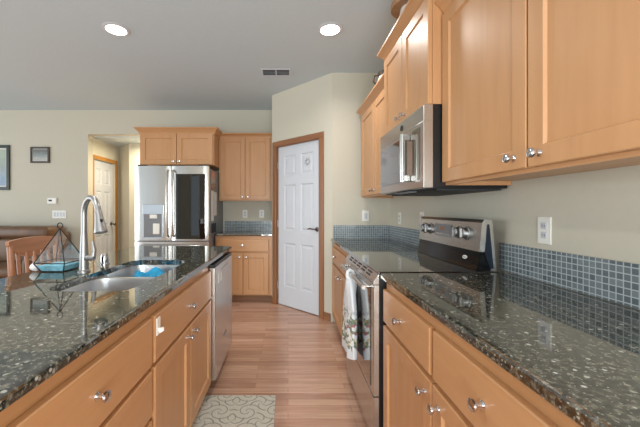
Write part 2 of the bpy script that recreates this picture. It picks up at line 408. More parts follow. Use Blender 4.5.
tube(bm, [(0.75, -0.02, 1.0), (0.72, -0.024, 1.003), (0.68, -0.022, 1.008), (0.635, -0.016, 1.0)], [0.009, 0.010, 0.009, 0.006])
obj('door_handle', bm, 'bronze', d1, True)
# small grey wreath hung on the pantry door
bm = BM(); c = Vector((0.605, 0.018, 1.80))
tube(bm, [c+Vector((0.028*math.cos(a*PI/8), 0, 0.028*math.sin(a*PI/8))) for a in range(17)], 0.005, 6)
for k in range(7):
    a = k*2*PI/7; p = c+Vector((0.03*math.cos(a), -0.003, 0.03*math.sin(a))); tube(bm, [p, p+Vector((0.018*math.cos(a), 0, 0.018*math.sin(a)))], [0.006, 0.001], 6)
o = obj('door_ornament', bm, plain('grey_ornament', srgb(170, 172, 176), 0.6)); o.location = pw.location; o.rotation_euler = pw.rotation_euler
tag(o, 'small grey ornament on the upper right panel of the white pantry door', 'ornament')

# hallway beyond the opening
bm = BM(); box(bm, -3.19, -3.07, YB+0.12, 4.985, 0, 2.36); box(bm, -3.19, -3.07, 5.605, 5.76, 0, 2.36); box(bm, -3.19, -3.07, 4.985, 5.605, 2.035, 2.36); struct('wall_hall_left', bm, 'hall_wall')
bm = BM(); prism(bm, [(-3.07, 5.76), (-2.72, 5.41), (-2.64, 5.49), (-3.07, 5.92)], 'z', 0, 2.36); struct('wall_hall_corner', bm, 'hall_wall')
struct('wall_hall_rear', B(-2.72, -0.7, 5.41, 5.53, 0, 2.36), 'hall_wall')
struct('wall_hall_right', B(-0.7, -0.6, YB+0.12, 5.53, 0, 2.36), 'hall_wall')
d2 = bpy.data.objects.new('door_2', None); C.objects.link(d2); d2.location = (-3.07, 4.985, 0); d2.rotation_euler = (0, 0, PI/2); d2['kind'] = 'structure'
bm = BM(); six_panel(bm, 0.60, 0.012, 2.02, 0.03, 0.035); sl = obj('door_panel', bm, 'white', d2); sl.location = (0.01, 0, 0)
bm = BM(); box(bm, -0.055, -0.002, -0.018, 0, 0, 2.035, 0.003); obj('door_casing', bm, 'hall_oak', d2)
bm = BM(); box(bm, 0.622, 0.680, -0.018, 0, 0, 2.035, 0.003); obj('door_casing', bm, 'hall_oak', d2)
bm = BM(); box(bm, -0.055, 0.680, -0.018, 0, 2.035, 2.095, 0.003); obj('door_casing', bm, 'hall_oak', d2)
bm = BM(); lathe(bm, [(0.03, 0), (0.03, 0.006), (0.012, 0.012), (0.012, 0.04), (0.026, 0.05), (0.028, 0.065), (0.018, 0.078)], (0.55, 0.03, 0.98), (0, -1, 0)); obj('door_knob', bm, 'bronze', d2, True)

# ------------------------------------------------------------------ cabinets
def knob_bm():
    bm = BM(); lathe(bm, [(0.011, 0), (0.011, 0.002), (0.0055, 0.006), (0.0055, 0.016), (0.012, 0.020), (0.0155, 0.025), (0.0150, 0.030), (0.009, 0.033)], (0, 0, 0), (0, -1, 0), 18); return bm
KNOB = None
def knob(parent, x, y, z):
    global KNOB
    if KNOB is None: o = obj('knob', knob_bm(), 'chrome', parent, True); KNOB = o.data
    else: o = obj('knob', KNOB, 'chrome', parent)
    o.location = (x, y, z); return o
def shaker(parent, x0, x1, z0, z1, kn=None, rail=0.062):
    bm = BM(); panel_slab(bm, -0.021, 0.020, [x0+0.003, x0+rail, x1-rail, x1-0.003], [z0+0.003, z0+rail, z1-rail, z1-0.003], {(1, 1)}, [(0.006, 0.009)])
    d = obj('door', bm, 'maple_z', parent)
    if kn: knob(d, kn[0], -0.021, kn[1])
    return d
def drawer(parent, x0, x1, z0, z1, kn=None):
    bm = BM(); panel_slab(bm, -0.021, 0.020, [x0+0.003, x1-0.003], [z0+0.003, z1-0.003], set(), [])
    d = obj('drawer', bm, 'maple_x', parent)
    for k in (kn or []): knob(d, k[0], -0.021, k[1])
    return d
def carcass(parent, w, d, z0, z1, t=0.018, top=True, frame=((0.04, 0.04, 0.04, 0.062)), mids_z=(), lip=0.0):
    bm = BM(); l, r, b_, tp = frame
    box(bm, 0, t, 0.0, d, z0-lip, z1); box(bm, w-t, w, 0.0, d, z0-lip, z1); box(bm, t, w-t, d-t, d, z0, z1); box(bm, t, w-t, 0.02, d-t, z0, z0+t)
    if top: box(bm, t, w-t, 0.02, d-t, z1-t, z1)
    obj('body', bm, 'maple_z', parent)
    bm = BM(); box(bm, t, l, 0, 0.019, z0-lip, z1); box(bm, w-r, w-t, 0, 0.019, z0-lip, z1)
    box(bm, l, w-r, 0, 0.019, z0-lip, z0+b_); box(bm, l, w-r, 0, 0.019, z1-tp, z1)
    for z in mids_z: box(bm, l, w-r, 0, 0.019, z-0.034, z+0.034)
    box(bm, w/2-0.02, w/2+0.02, 0.0005, 0.0185, z0+b_, z1-tp)
    obj('face_frame', bm, 'maple_x', parent)
def toe(parent, w, h=0.1, rec=0.07):
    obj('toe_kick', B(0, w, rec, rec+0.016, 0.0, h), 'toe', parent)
def base_cab(label, loc, rz, w, d, H=0.882, group=None, mids=(0.665,)):
    t = thing('base_cabinet', label, 'cabinet', loc, rz, group)
    carcass(t, w, d, 0.1, H, top=False, mids_z=mids); toe(t, w)
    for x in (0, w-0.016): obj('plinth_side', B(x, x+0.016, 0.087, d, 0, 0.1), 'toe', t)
    return t
R_, L_ = -PI/2, PI/2
FXR = 0.49            # face-frame plane of the right-hand base run
# --- right run, beside and before the range
D = XR-0.002-FXR
c1 = base_cab('maple base cabinet with two drawers and two doors just to the right of the range', (FXR, 1.570, 0), R_, 1.09, D)
drawer(c1, 0.012, 0.520, 0.680, 0.838, [(0.245, 0.760)]); drawer(c1, 0.545, 1.078, 0.680, 0.838, [(0.81, 0.760)])
shaker(c1, 0.012, 0.532, 0.115, 0.660, (0.487, 0.607)); shaker(c1, 0.540, 1.078, 0.115, 0.660, (0.585, 0.607))
c1b = base_cab('maple base cabinet nearest the camera under the right-hand counter', (FXR, 0.478, 0), R_, 0.62, D)
drawer(c1b, 0.012, 0.608, 0.680, 0.838, [(0.31, 0.760)]); shaker(c1b, 0.012, 0.306, 0.115, 0.660, (0.27, 0.607)); shaker(c1b, 0.314, 0.608, 0.115, 0.660, (0.35, 0.607))
c2 = base_cab('maple base cabinet between the range and the pantry wall', (FXR, 3.40, 0), R_, 1.035, D)
drawer(c2, 0.05, 0.53, 0.680, 0.838, [(0.29, 0.760)]); drawer(c2, 0.55, 1.023, 0.680, 0.838, [(0.79, 0.760)])
shaker(c2, 0.05, 0.535, 0.115, 0.660, (0.49, 0.607)); shaker(c2, 0.545, 1.023, 0.115, 0.660, (0.59, 0.607))
# --- back run beside the pantry
c3 = base_cab('maple base cabinet on the back wall between fridge and pantry, one drawer over two doors', (-0.955, 4.16, 0), 0, 0.742, YB-0.002-4.16)
drawer(c3, 0.02, 0.70, 0.68, 0.838, [(0.36, 0.76)]); shaker(c3, 0.02, 0.362, 0.115, 0.660, (0.32, 0.607)); shaker(c3, 0.37, 0.70, 0.115, 0.660, (0.41, 0.607))
# --- island
FXI = -0.515; DI = 0.60
i1 = base_cab('maple island cabinet with three stacked drawers nearest the camera', (FXI, 0.42, 0), L_, 0.742, DI, mids=(0.655, 0.470))
drawer(i1, 0.012, 0.730, 0.660, 0.834, [(0.395, 0.748)]); drawer(i1, 0.012, 0.730, 0.478, 0.642, [(0.395, 0.56)]); drawer(i1, 0.012, 0.730, 0.115, 0.460, [(0.395, 0.3)])
i0 = base_cab('maple island cabinet at the near end of the island, left of the camera', (FXI, 0.0, 0), L_, 0.418, DI)
drawer(i0, 0.012, 0.406, 0.660, 0.834, [(0.21, 0.748)]); shaker(i0, 0.012, 0.406, 0.115, 0.642, (0.05, 0.59))
i2 = base_cab('maple island sink cabinet with false drawer front over two doors', (FXI, 1.164, 0), L_, 0.880, DI)
drawer(i2, 0.012, 0.868, 0.660, 0.834, [(0.425, 0.745)]); shaker(i2, 0.012, 0.436, 0.115, 0.642, (0.392, 0.600)); shaker(i2, 0.444, 0.868, 0.115, 0.642, (0.488, 0.600))
o = obj('end_panel', B(FXI-DI, FXI, 2.665, 2.70, 0.0, 0.882), 'maple_z'); o.name = 'island_side_panel'
tag(o, 'maple panel closing the far end of the island beside the dishwasher', 'cabinet panel')
o = obj('island_rear_panel', B(FXI-DI-0.03, FXI-DI-0.002, 0.0, 2.70, 0.0, 0.882), 'maple_z'); tag(o, 'maple panel closing the seating side of the island', 'cabinet panel')

# --- wall cabinets
def wall_cab(label, loc, rz, w, d, z0, z1, ztop, ends, doors, group=None, lip=0.02):
    t = thing('wall_cabinet', label, 'cabinet', loc, rz, group)
    carcass(t, w, d, z0, z1, mids_z=(), lip=lip)
    for dd in doors: shaker(t, *dd)
    h = ztop-z1+0.03
    prof = [(-0.0005, z1-0.03), (0.008, z1-0.03), (0.010, z1-0.012), (0.030, z1+h*0.32-0.012), (0.048, ztop-0.018), (0.056, ztop-0.014), (0.056, ztop), (-0.0005, ztop)]
    path = ([(0, d)] if ends[0] else []) + [(0, 0), (w, 0)] + ([(w, d)] if ends[1] else [])
    bm = BM(); crown_sweep(bm, path, prof); obj('crown_molding', bm, 'maple_x', t)
    return t
UX = 0.795; UD = XR-0.002-UX
zd0, zd1 = 1.366, 2.205
u1 = wall_cab('maple wall cabinet with two tall doors right of the microwave, nearest the camera', (UX, 1.595, 0), R_, 1.145, UD, 1.3715, 2.235, 2.285, (False, False),
              [(0.006, 0.566, zd0, zd1, (0.512, 1.405)), (0.573, 1.139, zd0, zd1, (0.622, 1.405))])
u2 = wall_cab('maple wall cabinet left of the microwave with crown at its far end', (UX, 3.355, 0), R_, 0.997, UD, 1.3715, 2.235, 2.285, (True, False),
              [(0.012, 0.488, zd0, zd1, (0.45, 1.405)), (0.496, 0.991, zd0, zd1, (0.535, 1.405))])
MX = 0.733
u3 = wall_cab('deeper, taller maple cabinet above the microwave', (MX, 2.352, 0), R_, 0.752, XR-0.002-MX, 1.765, 2.355, 2.405, (True, True),
              [(0.006, 0.374, 1.768, 2.328, (0.335, 1.81)), (0.380, 0.746, 1.768, 2.328, (0.42, 1.81))], lip=0.0)
u4 = wall_cab('maple wall cabinet on the back wall beside the pantry', (-0.966, 4.44, 0), 0, 0.753, YB-0.002-4.44, 1.3715, 2.265, 2.295, (False, False),
              [(0.02, 0.364, zd0, 2.24, (0.325, 1.405)), (0.370, 0.715, zd0, 2.24, (0.408, 1.405))])
u5 = wall_cab('wide maple cabinet above the refrigerator', (-1.945, 4.15, 0), 0, 0.976, YB-0.002-4.15, 1.812, 2.25, 2.300, (True, True),
              [(0.015, 0.485, 1.818, 2.225, (0.45, 1.86)), (0.491, 0.961, 1.818, 2.225, (0.526, 1.86))], lip=0.0)

# ------------------------------------------------------------------ countertops
def slab(name, label, x0, x1, y0, y1, z0, z1, hole=None, r=0.010, cut=0.0):
    bm = BM()
    steps = [(r*(1-math.sin(a)), z1-r*(1-math.cos(a))) for a in (PI/2,)]
    prof = [(r, z1), (r*0.45, z1-r*0.12), (r*0.12, z1-r*0.45), (0, z1-r), (0, z0+r*0.5), (r*0.5, z0)]
    def loop(i, z):
        a, b_, c_, d_ = x0+i, x1-i, y0+i, y1-i; k = cut
        p = [(a, c_), (b_, c_), (b_, d_-k), (b_-k, d_), (a, d_)] if k else [(a, c_), (b_, c_), (b_, d_), (a, d_)]
        return [bm.verts.new((x, y, z)) for x, y in p]
    L = [loop(i, z) for i, z in prof]
    for a, b_ in zip(L, L[1:]): bridge(bm, a, b_)
    def edges(l): return [bm.edges.get((l[i], l[(i+1) % len(l)])) or bm.edges.new((l[i], l[(i+1) % len(l)])) for i in range(len(l))]
    te, be = edges(L[0]), edges(L[-1])
    if hole:
        ht = [bm.verts.new((x, y, z1)) for x, y in hole]; hb = [bm.verts.new((x, y, z0)) for x, y in hole]
        bridge(bm, ht, hb); te += edges(ht); be += edges(hb)
    bmesh.ops.triangle_fill(bm, edges=te, use_beauty=True, use_dissolve=False)
    bmesh.ops.triangle_fill(bm, edges=be, use_beauty=True, use_dissolve=False)
    return tag(obj(name, bm, 'granite'), label, 'countertop')
def rrect(x0, x1, y0, y1, r, n=6):
    out = []
    for cx, cy, a0 in ((x1-r, y1-r, 0), (x0+r, y1-r, PI/2), (x0+r, y0+r, PI), (x1-r, y0+r, 1.5*PI)):
        for k in range(n+1): a = a0+k*PI/2/n; out.append((cx+r*math.cos(a), cy+r*math.sin(a)))
    return out
ZC0, ZC1 = 0.884, 0.914
SX0, SX1, SY0, SY1 = -0.965, -0.615, 1.22, 1.98
slab('countertop', 'dark green granite island countertop with a sink cut into it', -1.32, -0.485, -0.05, 2.75, ZC0, ZC1, rrect(SX0, SX1, SY0, SY1, 0.085), cut=0.03)
slab('countertop', 'dark granite countertop right of the range, running toward the camera', 0.462, XR-0.012, -0.16, 1.578, ZC0, ZC1)
slab('countertop', 'dark granite countertop between the range and the pantry wall', 0.468, XR-0.012, 2.357, 3.453, ZC0, ZC1)
slab('countertop', 'short dark granite countertop on the back wall beside the fridge', -0.955, -0.213, 4.13, YB-0.012, ZC0, ZC1)
def backsplash(label, a, mat): return tag(obj('tile_backsplash', B(*a), mat), label, 'backsplash')
backsplash('blue grey mosaic tile backsplash on the right wall above the near counter', (XR-0.010, XR-0.0005, -0.16, 1.655, ZC1+0.0005, 1.0562), 'tile_Y')
backsplash('blue grey mosaic tile backsplash on the right wall beyond the range', (XR-0.010, XR-0.0005, 2.33, 3.454, ZC1+0.0005, 1.0562), 'tile_Y')
backsplash('blue grey mosaic tile backsplash on the pantry wall behind the far counter', (0.494, XR-0.011, 3.455, 3.4645, ZC1+0.0005, 1.0562), 'tile_X')
backsplash('blue grey mosaic tile backsplash on the back wall beside the fridge', (-0.955, -0.211, YB-0.011, YB-0.0005, ZC1+0.0005, 1.0562), 'tile_X')

# ------------------------------------------------------------------ sink, faucet and what is on the island
sk = thing('kitchen_sink', 'double bowl stainless steel sink set under the island counter', 'sink', (-0.79, 1.6, 0.7))
OFF = Vector((-0.79, 1.6, 0.7))
bm = BM(); ZR = 0.8825
bowls = [(SX0-0.004, SX1+0.004, SY0-0.004, 1.600), (SX0-0.004, SX1+0.004, 1.628, SY1+0.004)]
outer = rrect(SX0-0.02, SX1+0.02, SY0-0.02, SY1+0.02, 0.09)
V = lambda x, y, z: bm.verts.new(Vector((x, y, z))-OFF)
def eloop(l): return [bm.edges.get((l[i], l[(i+1) % len(l)])) or bm.edges.new((l[i], l[(i+1) % len(l)])) for i in range(len(l))]
ol = [V(x, y, ZR) for x, y in outer]; es = eloop(ol)
for x0, x1, y0, y1 in bowls:
    prev = [V(x, y, ZR) for x, y in rrect(x0, x1, y0, y1, 0.08)]; es += eloop(prev)
    for ins, z in ((0.004, 0.86), (0.010, 0.73), (0.018, 0.705), (0.045, 0.69)):
        cur = [V(x, y, z) for x, y in rrect(x0+ins, x1-ins, y0+ins, y1-ins, 0.075)]; bridge(bm, prev, cur); prev = cur
    bm.faces.new(prev)
bmesh.ops.triangle_fill(bm, edges=es, use_beauty=True)
obj('basin', bm, 'steel_sink', sk, True)
for y in (1.41, 1.80):
    bm = BM(); lathe(bm, [(0.045, 0), (0.045, 0.003), (0.035, 0.004), (0.03, 0.001)], (0, y-1.6, -0.0095)); obj('drain', bm, 'chrome', sk, True)
fx, fy = -1.033, 1.60
fa = thing('kitchen_faucet', 'tall brushed nickel pull-down faucet standing behind the sink', 'faucet', (fx, fy, ZC1))
bm = BM(); lathe(bm, [(0.029, 0), (0.029, 0.006), (0.0215, 0.012), (0.0205, 0.06), (0.0175, 0.13), (0.0145, 0.19)], n=24); obj('body', bm, 'nickel', fa, True)
dx, dy = 0.8, -0.6; R = 0.082; zt = 0.292
pts = [(0, 0, 0.19), (0, 0, 0.25), (0, 0, zt)]
for k in range(1, 13):
    a = PI - k*PI*0.93/12; q = R+R*math.cos(a); pts.append((dx*q, dy*q, zt+R*math.sin(a)))
bm = BM(); tube(bm, pts, 0.0135, 16); obj('spout', bm, 'nickel', fa, True)
e = Vector(pts[-1]); e0 = Vector(pts[-2]); dr = (e-e0).normalized(); dr = Vector((dr.x*0.9, dr.y*0.9, dr.z)).normalized()
bm = BM(); lathe(bm, [(0.0145, 0), (0.017, 0.01), (0.018, 0.035), (0.025, 0.080), (0.029, 0.100), (0.029, 0.107), (0.020, 0.109)], e, dr, 24); obj('spray_head', bm, 'nickel', fa, True)
bm = BM(); p = e+dr*0.055+Vector((dx*0.018, dy*0.018, 0)); box(bm, p.x-0.006, p.x+0.006, p.y-0.006, p.y+0.006, p.z-0.014, p.z+0.014, 0.003); obj('spray_button', bm, 'black', fa)
bm = BM(); tube(bm, [(0.01, -0.005, 0.072), (0.055, -0.005, 0.072)], 0.014, 14)
tube(bm, [(0.050, -0.005, 0.078), (0.052, 0.0, 0.11), (0.040, 0.004, 0.155)], [0.012, 0.011, 0.009], 10); obj('handle', bm, 'nickel', fa, True)
ag = thing('air_gap', 'small chrome air gap cap on the counter beyond the faucet', 'air gap', (-1.062, 1.83, ZC1))
bm = BM(); lathe(bm, [(0.027, 0), (0.027, 0.004), (0.022, 0.006), (0.022, 0.055), (0.019, 0.062), (0.008, 0.064)], n=20); obj('cap', bm, 'chrome', ag, True)
bm = BM(); box(bm, -0.006, 0.006, -0.0235, -0.021, 0.018, 0.045, 0.001); obj('vent_slot', bm, 'black', ag)
# dish things in the far bowl
bm = BM()
g = [[None]*9 for _ in range(9)]
for i in range(9):
    for j in range(9):
        u, v2 = i/8-0.5, j/8-0.5; z = 0.035*math.exp(-6*(u*u+v2*v2))+0.016*math.sin(9*u+4*v2)+0.014*math.cos(11*v2)
        g[i][j] = (u*0.17, v2*0.2, z+0.03)
for dz, flip in ((0, 0),):
    top = [[bm.verts.new(p) for p in r] for r in g]; bot = [[bm.verts.new((p[0], p[1], p[2]-0.012)) for p in r] for r in g]
    for i in range(8):
        for j in range(8):
            bm.faces.new((top[i][j], top[i+1][j], top[i+1][j+1], top[i][j+1])); bm.faces.new((bot[i][j], bot[i][j+1], bot[i+1][j+1], bot[i+1][j]))
    for i in range(8):
        for a, b_ in (((i, 0), (i+1, 0)), ((i+1, 8), (i, 8)), ((0, i+1), (0, i)), ((8, i), (8, i+1))):
            bm.faces.new((top[a[0]][a[1]], bot[a[0]][a[1]], bot[b_[0]][b_[1]], top[b_[0]][b_[1]]))
o = obj('dish_cloth', bm, 'sponge', None, True); o.location = (-0.775, 1.80, 0.815); tag(o, 'crumpled bright blue cloth lying in the far sink bowl', 'cloth')
cd = thing('dish_rack', 'dark wire rack in the far sink bowl under the blue cloth', 'rack', (-0.83, 1.80, 0.6912))
bm = BM(); tube(bm, [(-0.11, -0.10, 0.005), (0.10, -0.10, 0.005), (0.10, 0.12, 0.005), (-0.11, 0.12, 0.005), (-0.11, -0.10, 0.005)], 0.004, 6)
for k in range(5): x = -0.09+k*0.045; tube(bm, [(x, -0.10, 0.005), (x, -0.10, 0.075), (x, -0.06, 0.105), (x, 0.0, 0.105), (x, 0.10, 0.1), (x, 0.12, 0.005)], 0.0035, 6)
obj('wires', bm, 'iron', cd, True)

tr = thing('glass_terrarium', 'pyramid shaped glass terrarium with black edges and blue sand, on the island', 'terrarium', (-1.19, 1.65, ZC1))
h = 0.077; hb = 0.056; z0, zr, za = 0.003, 0.046, 0.218
Bt = [Vector((sx*hb, sy*hb, z0)) for sx, sy in ((-1, -1), (1, -1), (1, 1), (-1, 1))]
Rm = [Vector((sx*h, sy*h, zr)) for sx, sy in ((-1, -1), (1, -1), (1, 1), (-1, 1))]; Ap = Vector((0, 0, za))
bm = BM()
for i in range(4):
    j = (i+1) % 4
    for a, b_ in ((Bt[i], Bt[j]), (Rm[i], Rm[j]), (Bt[i], Rm[i]), (Rm[i], Ap)): tube(bm, [a, b_], 0.0026, 6)
obj('edge_frame', bm, 'iron', tr)
bm = BM(); tube(bm, [Vector((0.014*math.cos(a*PI/8), 0, za+0.014+0.014*math.sin(a*PI/8))) for a in range(17)], 0.0026, 6); obj('ring', bm, 'iron', tr, True)
bm = BM()
vb = [bm.verts.new(p) for p in Bt]; vr = [bm.verts.new(p) for p in Rm]; va = bm.verts.new(Ap)
bridge(bm, vb, vr); bm.faces.new(vb[::-1])
for i in range(4): bm.faces.new((vr[i], vr[(i+1) % 4], va))
obj('glass_panes', bm, 'glass', tr)
bm = BM(); A = [bm.verts.new(p*0.96+Vector((0, 0, 0.002))) for p in Bt]; k = 0.72
T_ = [bm.verts.new((Bt[i].lerp(Rm[i], k))*0.96) for i in range(4)]; bridge(bm, A, T_); bm.faces.new(A[::-1]); c = bm.verts.new((0.01, 0.01, zr*0.9))
for i in range(4): bm.faces.new((T_[i], T_[(i+1) % 4], c))
obj('sand', bm, 'sand', tr)
bm = BM(); bmesh.ops.create_icosphere(bm, subdivisions=2, radius=0.02)
for v in bm.verts: v.co *= 1+0.35*random.random(); v.co.z = v.co.z*0.9+0.022
o = obj('sea_shell', bm, 'shell', None, True); o.location = (-1.287, 1.61, ZC1+0.0015); tag(o, 'rough white shell on the island left of the glass terrarium', 'shell')

# hook on the sink cabinet
hk = thing('adhesive_hook', 'white adhesive hook on the sink cabinet front', 'hook', (FXI+0.0215, 1.185, 0.79), L_)
bm = BM(); box(bm, -0.004, 0.028, -0.005, 0, -0.034, 0.032, 0.002); obj('plate', bm, 'plate', hk)
bm = BM(); tube(bm, [(0.012, -0.004, -0.008), (0.012, -0.012, -0.024), (0.012, -0.018, -0.018), (0.012, -0.018, -0.006)], 0.006, 8); obj('hook_arm', bm, 'plate', hk, True)

# ------------------------------------------------------------------ dishwasher
dw = thing('dishwasher', 'stainless steel dishwasher at the far end of the island', 'dishwasher', (FXI, 2.05, 0), L_)
W = 0.61
obj('tub', B(0.004, W-0.004, 0.0, 0.57, 0.1, 0.875), 'black', dw)
obj('door', B(0.004, W-0.004, -0.045, -0.001, 0.115, 0.852, 0.004), 'steel_z', dw)
obj('control_strip', B(0.004, W-0.004, -0.040, -0.001, 0.854, 0.872, 0.003), 'black', dw)
bm = BM(); box(bm, 0.18, 0.43, -0.05, -0.0455, 0.775, 0.815, 0.002); obj('pocket_handle', bm, 'steel_x', dw)
for x in (0.07, 0.15):
    bm = BM(); box(bm, x, x+0.03, -0.049, -0.0455, 0.735, 0.80, 0.001); obj('magnet_tag', bm, 'paper', dw)
bm = BM(); box(bm, 0.26, 0.35, -0.047, -0.0455, 0.30, 0.325, 0.0005); obj('badge', bm, 'fridge_side', dw)
obj('toe_panel', B(0.004, W-0.004, 0.05, 0.065, 0.0, 0.1), 'black', dw)

# ------------------------------------------------------------------ range
rg = thing('kitchen_range', 'stainless steel electric range with black glass cooktop between the right counters', 'range', (0.462, 2.349, 0), R_)
W = 0.762
bm = BM(); box(bm, 0.0, W, -0.004, 0.628, 0.05, 0.903); obj('cabinet', bm, 'black', rg)
for x in (0.05, W-0.05):
    bm = BM(); lathe(bm, [(0.02, 0), (0.015, 0.05)], (x, 0.12, 0)); obj('foot', bm, 'black', rg)
    bm = BM(); lathe(bm, [(0.02, 0), (0.015, 0.05)], (x, 0.55, 0)); obj('foot', bm, 'black', rg)
bm = BM(); box(bm, -0.0, W, -0.010, 0.545, 0.9035, 0.9165, 0.003); ct = obj('cooktop', bm, 'gloss_black', rg)
bm = BM(); prism(bm, [(-0.006, 0.9025), (-0.032, 0.870), (-0.032, 0.852), (-0.0045, 0.852), (-0.0045, 0.9025)], 'x', 0.002, W-0.002); fr = obj('front_trim', bm, 'steel_x', rg)
for k in range(5):
    for s in range(2):
        x = 0.10+k*0.12; bm = BM(); y0 = -0.0100-s*0.0105; z0 = 0.8972-s*0.0131
        prism(bm, [(y0-0.001, z0+0.0008), (y0-0.0072, z0-0.0069), (y0-0.0052, z0-0.0085), (y0+0.001, z0-0.0008)], 'x', x, x+0.085); obj('vent_slot', bm, 'slot', fr)
bm = BM(); panel_slab(bm, -0.032, 0.0275, [0.006, 0.09, W-0.09, W-0.006], [0.292, 0.365, 0.72, 0.845], {(1, 1)}, [(0.003, 0.002)]); od = obj('oven_door', bm, 'steel_x', rg)
obj('window', B(0.022, W-0.055, -0.0345, -0.0322, 0.315, 0.828, 0.001), 'oven_glass', od)
bm = BM(); tube(bm, [(0.05, -0.070, 0.826), (W-0.05, -0.070, 0.826)], 0.011, 14)
for x in (0.08, W-0.08): tube(bm, [(x, -0.0345, 0.826), (x, -0.070, 0.826)], 0.010, 10)
obj('handle', bm, 'steel_x', od, True)
bm = BM(); panel_slab(bm, -0.032, 0.0275, [0.006, W-0.006], [0.06, 0.280], set(), []); obj('storage_drawer', bm, 'steel_x', rg)
# console
cs_prof = [(0.540, 1.030), (0.528, 1.100), (0.535, 1.165), (0.548, 1.182), (0.575, 1.186), (0.600, 1.176), (0.600, 1.030)]
bm = BM(); prism(bm, [(0.507, 1.015), (0.520, 1.163), (0.532, 1.179), (0.564, 1.179), (0.574, 1.163), (0.592, 0.918), (0.566, 0.918), (0.545, 1.015)], 'x', 0.012, W-0.012)
con = obj('console', bm, 'steel_x', rg)
bm = BM(); prism(bm, [(0.490, 0.918), (0.497, 0.940), (0.508, 0.985), (0.512, 1.0145), (0.544, 1.0145), (0.563, 0.918)], 'x', 0.014, W-0.014); obj('console_base', bm, plain('console_black', srgb(14, 14, 16), 0.16, noise=0, spec=0.35), rg)
bm = BM(); prism(bm, [(0.532, 1.01), (0.545, 1.155), (0.556, 1.155), (0.578, 0.93), (0.56, 0.93)], 'x', W-0.012, W-0.010); obj('side_inset', bm, 'navy', con)
kd = Vector((0, -0.996, 0.09)).normalized()
def face_y(z): return 0.507+0.013*(z-1.015)/0.148
for x in (0.105, 0.185, 0.545, 0.625):
    bm = BM(); z = 1.100; c = (x, face_y(z)-0.0005, z)
    lathe(bm, [(0.036, 0), (0.036, 0.004), (0.029, 0.007), (0.026, 0.026), (0.021, 0.030)], c, kd, 22)
    kb = obj('knob', bm, 'nickel', rg, True)
    bm = BM(); p = Vector(c)+kd*0.029; box(bm, p.x-0.006, p.x+0.006, p.y-0.012, p.y, p.z-0.026, p.z+0.026, 0.002); obj('grip', bm, 'nickel', kb)
bm = BM(); box(bm, 0.26, 0.46, face_y(1.1)-0.004, face_y(1.1), 1.062, 1.138, 0.001); pn = obj('control_panel', bm, 'fridge_side', rg)
obj('clock_display', B(0.335, 0.385, face_y(1.1)-0.0055, face_y(1.1)-0.0042, 1.100, 1.124), 'display', pn)
for k in range(6):
    x = 0.275+(k % 6)*0.03; obj('button', B(x, x+0.02, face_y(1.1)-0.0052, face_y(1.1)-0.0042, 1.070, 1.084), 'steel_x', pn)
bm = BM(); lathe(bm, [(0.5, 0), (0.5, 0.002)], (0, 0, 0), (0, -1, 0.4), 28)
for v in bm.verts: v.co.x *= 0.046; v.co.z *= 0.020; v.co.y *= 0.02
bb = obj('badge', bm, 'plate', rg); bb.location = (0.625, 0.5025, 0.972)
bm = BM(); lathe(bm, [(0.5, 0), (0.5, 0.003)], (0, 0, 0), (0, -1, 0.4), 20)
for v in bm.verts: v.co.x *= 0.030; v.co.z *= 0.006; v.co.y *= 0.02
b2 = obj('badge_mark', bm, 'slot', bb); b2.location = (0, -0.0006, 0)

# towel tied over the oven handle
tw = thing('hand_towel', 'white hand towel with a printed floral band tied to the oven handle', 'towel', (0.392, 1.985, 0))
bm = BM(); rows = []
nz, nn = 26, 40
for i in range(nz+1):
    t = i/nz; z = 0.800-t*0.455
    hw = 0.034+0.092*min(1, t*2.6)**0.8+0.012*t; ht = 0.022+0.008*min(1, t*2); r = []
    for k in range(nn):
        a = 2*PI*k/nn; fold = 1+0.26*math.sin(5*a+0.8)*min(1, 0.35+t)
        r.append(bm.verts.new((-0.006*t+ht*fold*math.cos(a)-0.004*math.sin(6*math.sin(a)*2+t*2), hw*math.sin(a)*(1+0.02*math.sin(9*t)), z+0.006*math.sin(3*a)*t)))
    rows.append(r)
for a, b_ in zip(rows, rows[1:]): bridge(bm, a, b_)
bm.faces.new(rows[0][::-1]); bm.faces.new(rows[-1])
obj('cloth', bm, 'towel', tw, True)
bm = BM(); loop = [(0.0, -0.01, 0.790), (-0.022, -0.005, 0.812), (-0.018, 0.0, 0.838), (0.0, 0.004, 0.848), (0.018, 0.006, 0.838), (0.020, 0.008, 0.812), (0.0, 0.012, 0.790)]
tube(bm, [(x, y*2.5, z) for x, y, z in loop], [0.016, 0.013, 0.0105, 0.010, 0.0105, 0.013, 0.016], 10); obj('tie_loop', bm, plain('towel_white', srgb(226, 228, 230), 0.95), tw, True)

# ------------------------------------------------------------------ microwave
mw = thing('microwave', 'stainless steel over-the-range microwave hung under the deep cabinet', 'microwave', (0.735, 2.349, 0), R_)
W = 0.748
obj('case', B(0.0, W, 0.0, 0.375, 1.337, 1.762), 'black', mw)
bm = BM(); panel_slab(bm, -0.048, 0.047, [0.003, W-0.003], [1.683, 1.760], set(), []); obj('top_strip', bm, 'steel_x', mw)
bm = BM(); panel_slab(bm, -0.048, 0.047, [0.003, 0.035, 0.52, 0.60, W-0.035, W-0.003], [1.345, 1.405, 1.65, 1.676], {(1, 1)}, [(0.003, 0.0015)]); md = obj('door', bm, 'steel_x', mw)
obj('window', B(0.03, 0.52, -0.0505, -0.0482, 1.395, 1.655, 0.001), 'mirror_glass', md)
obj('control_panel', B(0.605, W-0.045, -0.0505, -0.0482, 1.385, 1.660, 0.001), 'mirror_glass', md)
bm = BM(); tube(bm, [(0.560, -0.088, 1.385), (0.560, -0.090, 1.52), (0.560, -0.088, 1.655)], 0.016, 14)
for z in (1.405, 1.635): box(bm, 0.545, 0.575, -0.088, -0.0485, z-0.018, z+0.018, 0.004)
